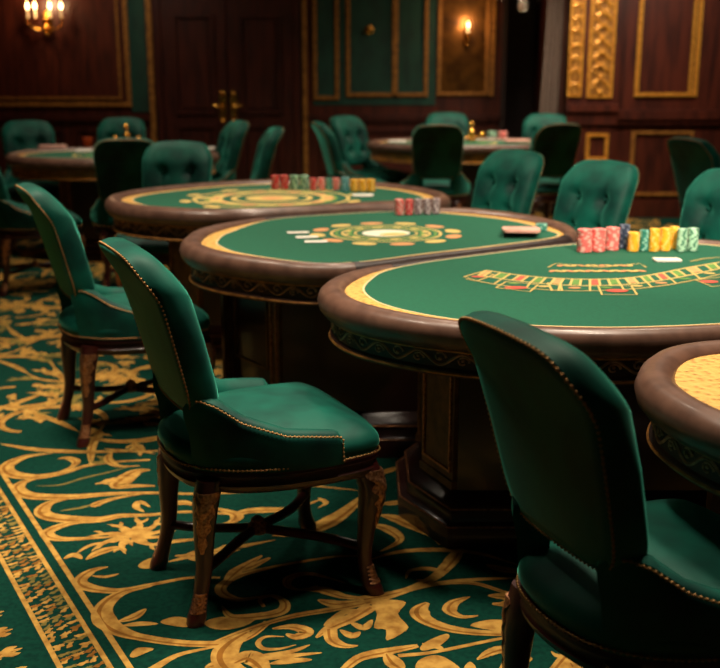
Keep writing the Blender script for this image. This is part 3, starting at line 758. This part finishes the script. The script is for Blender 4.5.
t3 = table(T3, 'nearest full gaming table, green felt printed with a fan of betting boxes', (.215, 1.5, 3.11, 3.75, .09, .2), (((.09, 3.61), (.83, 4.10)),), ink3, 'large oval gaming tables with brown leather rails')
# --- middle table
T2 = [(-.70, 4.12), (-.66, 4.42), (-.44, 4.77, .3), (-.12, 4.95, 0), (.22, 5.07, .3), (.52, 5.02), (.78, 4.78), (.90, 4.48), (.85, 4.21, .3), (.54, 3.98, 0), (.25, 3.79, 0), (.0, 3.60, .25), (-.22, 3.58, .5), (-.5, 3.74, .8), (-.65, 3.92)]
C2 = tuple(P(386, 233, .788).xy)
def ink2(k):
    for r, wd, mi in ((.225, .012, 1), (.205, .012, 2), (.18, .010, 1), (.15, .016, 2), (.128, .008, 1)): k.ring(C2, r, wd, mi)
    k.blob(C2, .10, .09, .2, 5); k.blob((C2[0]+.03, C2[1]-.03), .06, .04, .4, 1)
    for i in range(12):
        a = i*PI/6+.2; k.blob((C2[0]+math.cos(a)*.285, C2[1]+math.sin(a)*.285), .032, .05, a, 4 if i % 2 else 1)
        k.blob((C2[0]+math.cos(a)*.165, C2[1]+math.sin(a)*.165), .012, .022, a, 1)
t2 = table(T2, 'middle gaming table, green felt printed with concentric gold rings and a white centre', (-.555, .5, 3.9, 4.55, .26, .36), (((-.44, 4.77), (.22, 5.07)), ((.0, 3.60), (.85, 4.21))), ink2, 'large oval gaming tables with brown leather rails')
# --- third table
T1 = [(-1.31, 5.45), (-1.26, 5.75), (-1.02, 6.06), (-.7, 6.28), (-.35, 6.34), (.0, 6.26), (.28, 6.02), (.44, 5.72), (.46, 5.45), (.30, 5.27), (.02, 5.17), (-.3, 5.02), (-.6, 4.91), (-.9, 4.97), (-1.17, 5.15)]
C1 = tuple(P(272, 198, .788).xy)
def ink1(k):
    for r, wd, mi in ((.40, .02, 1), (.33, .03, 2), (.27, .025, 1), (.2, .03, 1)): k.ring(C1, r, wd, mi)
    k.blob(C1, .14, .12, 0, 1); k.blob(C1, .06, .06, 0, 4)
    for i in range(20):
        a = i*PI/10; k.blob((C1[0]+math.cos(a)*.30, C1[1]+math.sin(a)*.30), .03, .05, a, 1 if i % 2 else 4)
        if i % 2: k.blob((C1[0]+math.cos(a)*.45, C1[1]+math.sin(a)*.45), .03, .055, a, 1)
    for px_, py_ in ((203, 198), (212, 202)): c = P(px_, py_, .788); k.blob(c.xy, .06, .04, .3, 1)
t1 = table(T1, 'third gaming table from the front, its green felt with a dense gold medallion', (-1.0, .15, 5.3, 5.95, .2, .25), None, ink1, 'large oval gaming tables with brown leather rails')
# --- table corner at the right edge
T0 = []
T0 = [(.60, 2.12), (.635, 2.32), (.74, 2.47), (.92, 2.545), (1.2, 2.575), (1.6, 2.5), (1.8, 2.2), (1.7, 1.8), (1.3, 1.6), (.9, 1.68), (.68, 1.87)]
cx0, cy0 = 1.15, 2.12 
def ink0(k): k.ring((cx0, cy0), .2, .01, 1); k.blob((cx0, cy0), .1, .1, 0, 4)
t0 = table(T0, 'gaming table with wide gold brocade, cut off by the right edge', (cx0-.33, cx0+.33, cy0-.22, cy0+.3, .1, .12), None, ink0, 'large oval gaming tables with brown leather rails', band=.16)
# --- far tables
def far(cx_, cy_, rx, ry, lb):
    ct = [(cx_+rx*math.cos(2*PI*i/14), cy_+ry*math.sin(2*PI*i/14)) for i in range(14)]
    def ik(k): k.ring((cx_, cy_), .3, .02, 1); k.ring((cx_, cy_), .2, .02, 2)
    return table(ct, lb, (cx_-.4, cx_+.4, cy_-.22, cy_+.22, .12, .1), None, ik, 'gilt-edged tables at the back of the room', True)
far(-1.92, 8.35, .82, .62, 'far left gaming table with gilt apron, below the wall sconce')
far(.92, 9.65, .86, .55, 'far right gaming table with bright gilt apron, in front of the curtain and green panels')

# ================================================================ CHIPS
def chip_mesh(c1, c2):
    mb = MB(); n = 24; r = 1.0; ch = .08
    rings = [[Vector((rr*math.cos(t*2*PI/n), rr*math.sin(t*2*PI/n), z)) for t in range(n)] for rr, z in ((.62, .0), (.95, .0), (1, .12), (1, .88), (.95, 1.0), (.62, 1.0), (.6, .94))]
    mb.loft(rings)
    for i, f in enumerate(mb.f):
        j = i % n
        mb.mi[i] = 1 if (len(f) == 4 and (j % 6) < 2) or (len(f) == 4 and i//n == 5) else 0
    return mb.v, mb.f, mb.mi
CM = {}
def chipmat(nm, a, b):
    v, f, mi = chip_mesh(a, b)
    return (v, f, mi, [mat('chip_'+nm, lin(*a), .45), mat('chip_edge_'+nm, lin(*b), .45)])
COL = {'pink': ((240, 118, 112), (242, 190, 176)), 'red': ((222, 56, 60), (230, 150, 140)), 'navy': ((46, 58, 82), (130, 140, 160)), 'yellow': ((248, 178, 40), (246, 206, 110)),
       'teal': ((44, 128, 112), (150, 200, 180)), 'mint': ((180, 220, 190), (70, 132, 100)), 'grey': ((140, 118, 122), (214, 196, 196)), 'blue': ((60, 140, 150), (160, 210, 210))}
base = {}
def stack(px, py, colr, count, rad, th, label, group, z0=.7895, py_is_front=True):
    p = P(px, py, z0); p.y += rad*.9 if py_is_front else 0
    f = p.y/P(px, py, z0).y; p.x *= f
    key = (colr, rad, th)
    for k in range(count):
        if key not in base:
            v, f_, mi, mm = chipmat(colr, *COL[colr])
            o = mk('casino_chip', [(q.x*rad, q.y*rad, q.z*th*.97) for q in v], f_, mm, None, True, mi); base[key] = o
        else: o = base[key].copy(); C.objects.link(o)
        o.location = (p.x+rnd.uniform(-.0012, .0012), p.y+rnd.uniform(-.0012, .0012), z0+.0001+k*th); o.rotation_euler = (0, 0, rnd.uniform(0, 6.28))
        up = count-1-k; od = ('topmost', 'second from top', 'third from top', 'fourth from top', 'fifth from top', 'sixth from top')
        dn = ('lowest', 'second from bottom', 'third from bottom', 'fourth from bottom', 'fifth from bottom', 'sixth from bottom', 'seventh from bottom')
        tag(o, (od[up] if up < 6 and up <= k else dn[k])+' '+label, 'chip', group)
g = 'chips in %s on the nearest full table'
for px, py, cl, cnt, r_, nm in ((584, 252.5, 'pink', 12, .0275, 'leftmost pink stack'), (598, 252, 'pink', 12, .0255, 'second pink stack'), (611.5, 250.5, 'pink', 12, .0255, 'third pink stack beside navy'),
        (623.5, 249, 'navy', 13, .020, 'narrow navy stack'), (633, 251.5, 'yellow', 10, .021, 'short yellow stack beside navy'), (643.5, 251, 'teal', 11, .018, 'narrow teal stack'),
        (653.5, 251.5, 'yellow', 12, .0195, 'yellow stack right of teal'), (664.5, 251, 'yellow', 12, .0205, 'rightmost full yellow stack'), (673, 249, 'yellow', 12, .0165, 'slim yellow stack beside mint'),
        (681, 251.5, 'mint', 12, .0185, 'left mint green stack'), (692, 251, 'mint', 12, .0195, 'rightmost mint green stack')):
    stack(px, py, cl, cnt, r_, .0069, 'chip of the %s, nearest full table' % nm, g % ('the '+nm))
for px, py, cl, cnt, r_, nm in ((399, 215, 'pink', 9, .0205, 'left pink stack'), (409, 215, 'red', 9, .018, 'red stack'), (418, 214.5, 'grey', 9, .018, 'left grey stack'), (427, 214.5, 'grey', 9, .0185, 'middle grey stack'), (436, 214, 'grey', 9, .018, 'right grey stack')):
    stack(px, py, cl, cnt, r_, .0078, 'chip of the %s on the middle table' % nm, 'chips in the %s on the middle table' % nm)
for px, py, cl, cnt, r_, nm in ((275.5, 189, 'red', 8, .0225, 'leftmost red stack'), (284.5, 189, 'red', 8, .023, 'second red stack'), (294.5, 189, 'mint', 8, .025, 'left mint stack'), (304.5, 189, 'mint', 8, .025, 'right mint stack'),
        (313.5, 190, 'red', 7, .019, 'red stack right of mint'), (321.5, 190, 'pink', 7, .019, 'left pink stack'), (329, 190, 'teal', 7, .018, 'narrow teal stack'), (336.5, 190, 'pink', 7, .019, 'right pink stack'), (345, 191, 'blue', 8, .022, 'blue stack'),
        (354.5, 191.5, 'yellow', 7, .022, 'left yellow stack'), (362.8, 191.5, 'yellow', 7, .022, 'middle yellow stack'), (371, 191.5, 'yellow', 7, .022, 'right yellow stack')):
    stack(px, py, cl, cnt, r_, .0092, 'chip of the %s on the third table' % nm, 'chips in the %s on the third table' % nm)
for px, cl, nm in ((492, 'mint', 'mint'), (502.5, 'pink', 'pink')):
    stack(px, 138, cl, 5, .045, .012, '%s chip in the small stack on the far right table' % nm, 'chips in the %s stack on the far right table' % nm)

# ================================================================ CARDS, PLAQUES, ORNAMENTS
def slab(name, px, py, lx, ly, h, rz, m, label, cat, z0=.7895, group=None):
    p = P(px, py, z0); mb = MB(); r = .2*min(lx, ly)
    pts = []
    for cx_, cy_, a0 in ((lx/2-r, ly/2-r, 0), (-lx/2+r, ly/2-r, 1), (-lx/2+r, -ly/2+r, 2), (lx/2-r, -ly/2+r, 3)):
        for k in range(5): a = (a0+k/4)*PI/2; pts.append(Vector((cx_+r*math.cos(a), cy_+r*math.sin(a), 0)))
    b = min(h*.3, .003)
    mb.loft([[q*(1-b*4) for q in pts], at_z(pts, b), at_z(pts, h-b), [Vector((q.x*(1-b*4), q.y*(1-b*4), h)) for q in pts]])
    o = mb.out(name, m); o.location = (p.x, p.y, z0); o.rotation_euler = (0, 0, rz)
    return tag(o, label, cat, group)
mpk = mat('plaque_pink', lin(228, 178, 160), .5, noise=lin(214, 150, 136), scale=30)
gc = 'white cards on the middle table'
slab('playing_card', 298, 232.5, .09, .045, .0012, .15, M['white'], 'white card on the middle table, farthest from us of the three', 'card', .7895, gc)
slab('playing_card', 307, 237, .09, .05, .0012, .2, M['white'], 'white card on the middle table, centre one of the three', 'card', .7895, gc)
slab('playing_card', 316, 241.5, .09, .05, .0012, .1, M['white'], 'white card on the middle table, nearest us of the three', 'card', .7895, gc)
for k in range(3):
    slab('casino_plaque', 521, 231, .15, .10, .011, -.15+.04*k, mpk, ('lowest', 'middle', 'top')[k]+' pale pink plaque of the flat stack at the right of the middle table', 'plaque', .7895+.0112*k, 'pink plaques on the middle table')
stack(541, 231, 'teal', 3, .026, .009, 'teal chip beside the pale pink plaques on the middle table', 'teal chips beside the plaques')
slab('dealer_button', 667, 260.5, .095, .055, .006, 0, M['white'], 'flat white oval marker on the nearest full table in front of the yellow chips', 'marker')
slab('playing_card', 363, 195.5, .11, .09, .004, 0, M['white'], 'white card in front of the yellow chips on the third table', 'card')
slab('card_deck', 53, 149, .22, .14, .03, .1, mpk, 'thick pale pink deck of cards at the back of the far left table', 'card deck')
slab('playing_card', 84, 151.5, .12, .14, .012, 0, M['white'], 'white card on the far left table beside the orange candle glass', 'card')
slab('playing_card', 205, 149, .16, .16, .012, 0, M['white'], 'white card at the right end of the far left table', 'card')
slab('playing_card', 397, 142, .16, .16, .012, 0, M['white'], 'white card at the left end of the far right table', 'card')
slab('card_deck', 517, 142, .22, .16, .02, 0, mpk, 'pale card deck at the right end of the far right table', 'card deck')
def ornament(px, py, z0, label):
    p = P(px, py, z0); root = empty('brass_ornament', (p.x, p.y, z0)); tag(root, label, 'ornament')
    mb = MB(); mb.lathe([(.05, 0), (.055, .01), (.03, .02), (.015, .04), (.02, .06), (.035, .08), (.03, .1), (.012, .115), (.01, .135)]); mb.ball((0, 0, .155), .027); mb.out('figure', M['brass'], root)
    for s in (-1, 1):
        mb = MB(); mb.tube([(0, 0, .05), (s*.05, -.01, .03), (s*.09, 0, .045)], [.012, .012, .01]); mb.ball((s*.1, 0, .055), .028); mb.out('side_ball', M['brass'], root)
ornament(127, 145, .789, 'brass ornament with round knobs on the far left table, above the dark chair back')
ornament(471, 141, .789, 'brass ornament with round knobs on the far right table, right of the dark chair back')
p = P(88, 147, .789); root = empty('candle_glass', (p.x, p.y, .7895)); tag(root, 'small orange candle glass on the far left table', 'candle')
mb = MB(); mb.lathe([(.03, 0), (.038, .01), (.04, .08), (.036, .082), (.034, .012), (0, .01)]); mb.out('holder', mat('orange_glass', lin(210, 90, 40), .2, trans=.3), root)
mb = MB(); mb.lathe([(.028, .012), (.028, .05), (0, .052)]); mb.out('wax', M['cream'], root)

# ================================================================ WALL LIGHTS, CHANDELIER, UNSEEN CEILING FIXTURES
def sconce(px, py, Y, arms, label, sc_=1.0, power=3):
    X, Z = W(px, py, Y); root = empty('wall_sconce', (X, Y, Z)); tag(root, label, 'wall light')
    mb = MB()
    mb.loft([[Vector((math.cos(t)*r*.055*sc_, -y, math.sin(t)*r*.13*sc_)) for t in [k*PI/10 for k in range(20)]] for r, y in ((1, .002), (1, .012), (.7, .025), (.3, .04))])
    mb.ball((0, -.05, -.06*sc_), .05*sc_); mb.ball((0, -.05, -.13*sc_), .03*sc_); mb.ball((0, -.05, .03*sc_), .04*sc_)
    mb.out('back_plate', M['brass'], root)
    for ax, ay in arms:
        mb = MB(); mb.tube(cr([(0, -.05, -.03*sc_), (ax*.5, -.05-ay*.6, -.085*sc_), (ax, -.05-ay, -.02*sc_), (ax, -.05-ay, .02*sc_)], 6, False), .009*sc_, 8)
        mb.lathe([(.012, 0), (.034*sc_, .012), (.036*sc_, .02), (.016, .022)], (ax, -.05-ay, .015*sc_)); a = mb.out('arm', M['brass'], root)
        mb = MB(); mb.lathe([(.013, 0), (.013, .09*sc_), (.008, .092*sc_)], (ax, -.05-ay, .035*sc_), 12); mb.out('candle', M['cream'], a)
        mb = MB(); mb.lathe([(.004, 0), (.015*sc_, .02*sc_), (.012*sc_, .045*sc_), (.001, .08*sc_)], (ax, -.05-ay, .035*sc_+.092*sc_), 12); mb.out('flame_bulb', M['flame'], a)
    l = bpy.data.lights.new('sconce_light', 'POINT'); l.energy = power; l.color = (1, .6, .3); l.shadow_soft_size = .06
    lo = bpy.data.objects.new('sconce_light', l); C.objects.link(lo); lo.parent = root; lo.location = (0, -.28, .2*sc_)
    return root
sconce(48, 22, Y1-.001, ((-.18, .06), (-.08, .13), (.08, .13), (.18, .06)), 'brass wall sconce with four lit candles on the left wood panel', 1.0, 9)
sconce(467, 36, Y1-.01, ((0, .06),), 'small glowing wall sconce on the bronze mirror panel', .7, 7)
X, Z = W(369, 30, Y1); root = empty('wall_rosette', (X, Y1-.013, Z)); tag(root, 'small round brass knob on the green wall panel', 'wall fitting')
mb = MB(); mb.loft([[Vector((math.cos(t)*r, -y, math.sin(t)*r)) for t in [k*PI/8 for k in range(16)]] for r, y in ((.05, 0), (.05, .012), (.02, .02), (.02, .045))]); mb.out('back_plate', M['brass'], root)
mb = MB(); mb.ball((0, -.06, 0), .035); mb.out('knob', M['brass'], root)
# chandelier
X, Z = W(523, 6, 8.6); root = empty('chandelier', (X, 8.6, Z)); tag(root, 'crystal chandelier at the top edge, in front of the dark recess', 'chandelier')
mb = MB(); mb.lathe([(.0, .05), (.02, .06), (.03, .1), (.015, .16), (.05, .22), (.03, .3), (.012, .36), (.01, ZC-Z-.02), (.06, ZC-Z-.015), (.06, ZC-Z-.002)]); mb.out('stem', M['brass'], root)
mb = MB(); mb.ball((0, 0, .0), .045, 14); mb.out('crystal_ball', M['glass'], root)
for k in range(8):
    a = k*PI/4; mb = MB(); mb.tube(cr([(0, 0, .22), (.14*math.cos(a), .14*math.sin(a), .14), (.28*math.cos(a), .28*math.sin(a), .2), (.3*math.cos(a), .3*math.sin(a), .28)], 5, False), .008); ar = mb.out('arm', M['brass'], root)
    mb = MB()
    for j, r_ in enumerate((.13, .2, .29)): 
        c = Vector((r_*math.cos(a), r_*math.sin(a), .14-.02*j if j < 2 else .16)); mb.lathe([(.001, -.07), (.014, -.045), (.008, -.015), (.001, 0)], c-Vector((0, 0, .0)), 8)
    mb.out('crystal_drop', M['glass'], ar)
    mb = MB(); mb.lathe([(.012, 0), (.012, .08), (.004, .085), (.013, .1), (.001, .15)], (.3*math.cos(a), .3*math.sin(a), .28), 10); mb.out('candle_bulb', M['flame'], ar)
# unseen fixtures for the ceiling lamps, added fills included
proto_d = None
for x, y, pw, sp, ao in LAMPS:
    if proto_d is None:
        mb = MB(); mb.lathe([(.17, 3.17), (.2, 3.165), (.21, 3.1995), (.17, 3.1995)], (0, 0, 0), 24); o = mb.out('unseen_ceiling_fixture', M['brass']); proto_d = o
    else: o = proto_d.copy(); C.objects.link(o)
    o.location = (x, y, 0); tag(o, 'unseen round brass ceiling fixture for an overhead or added fill lamp', 'ceiling light', 'unseen ceiling lamp fixtures')
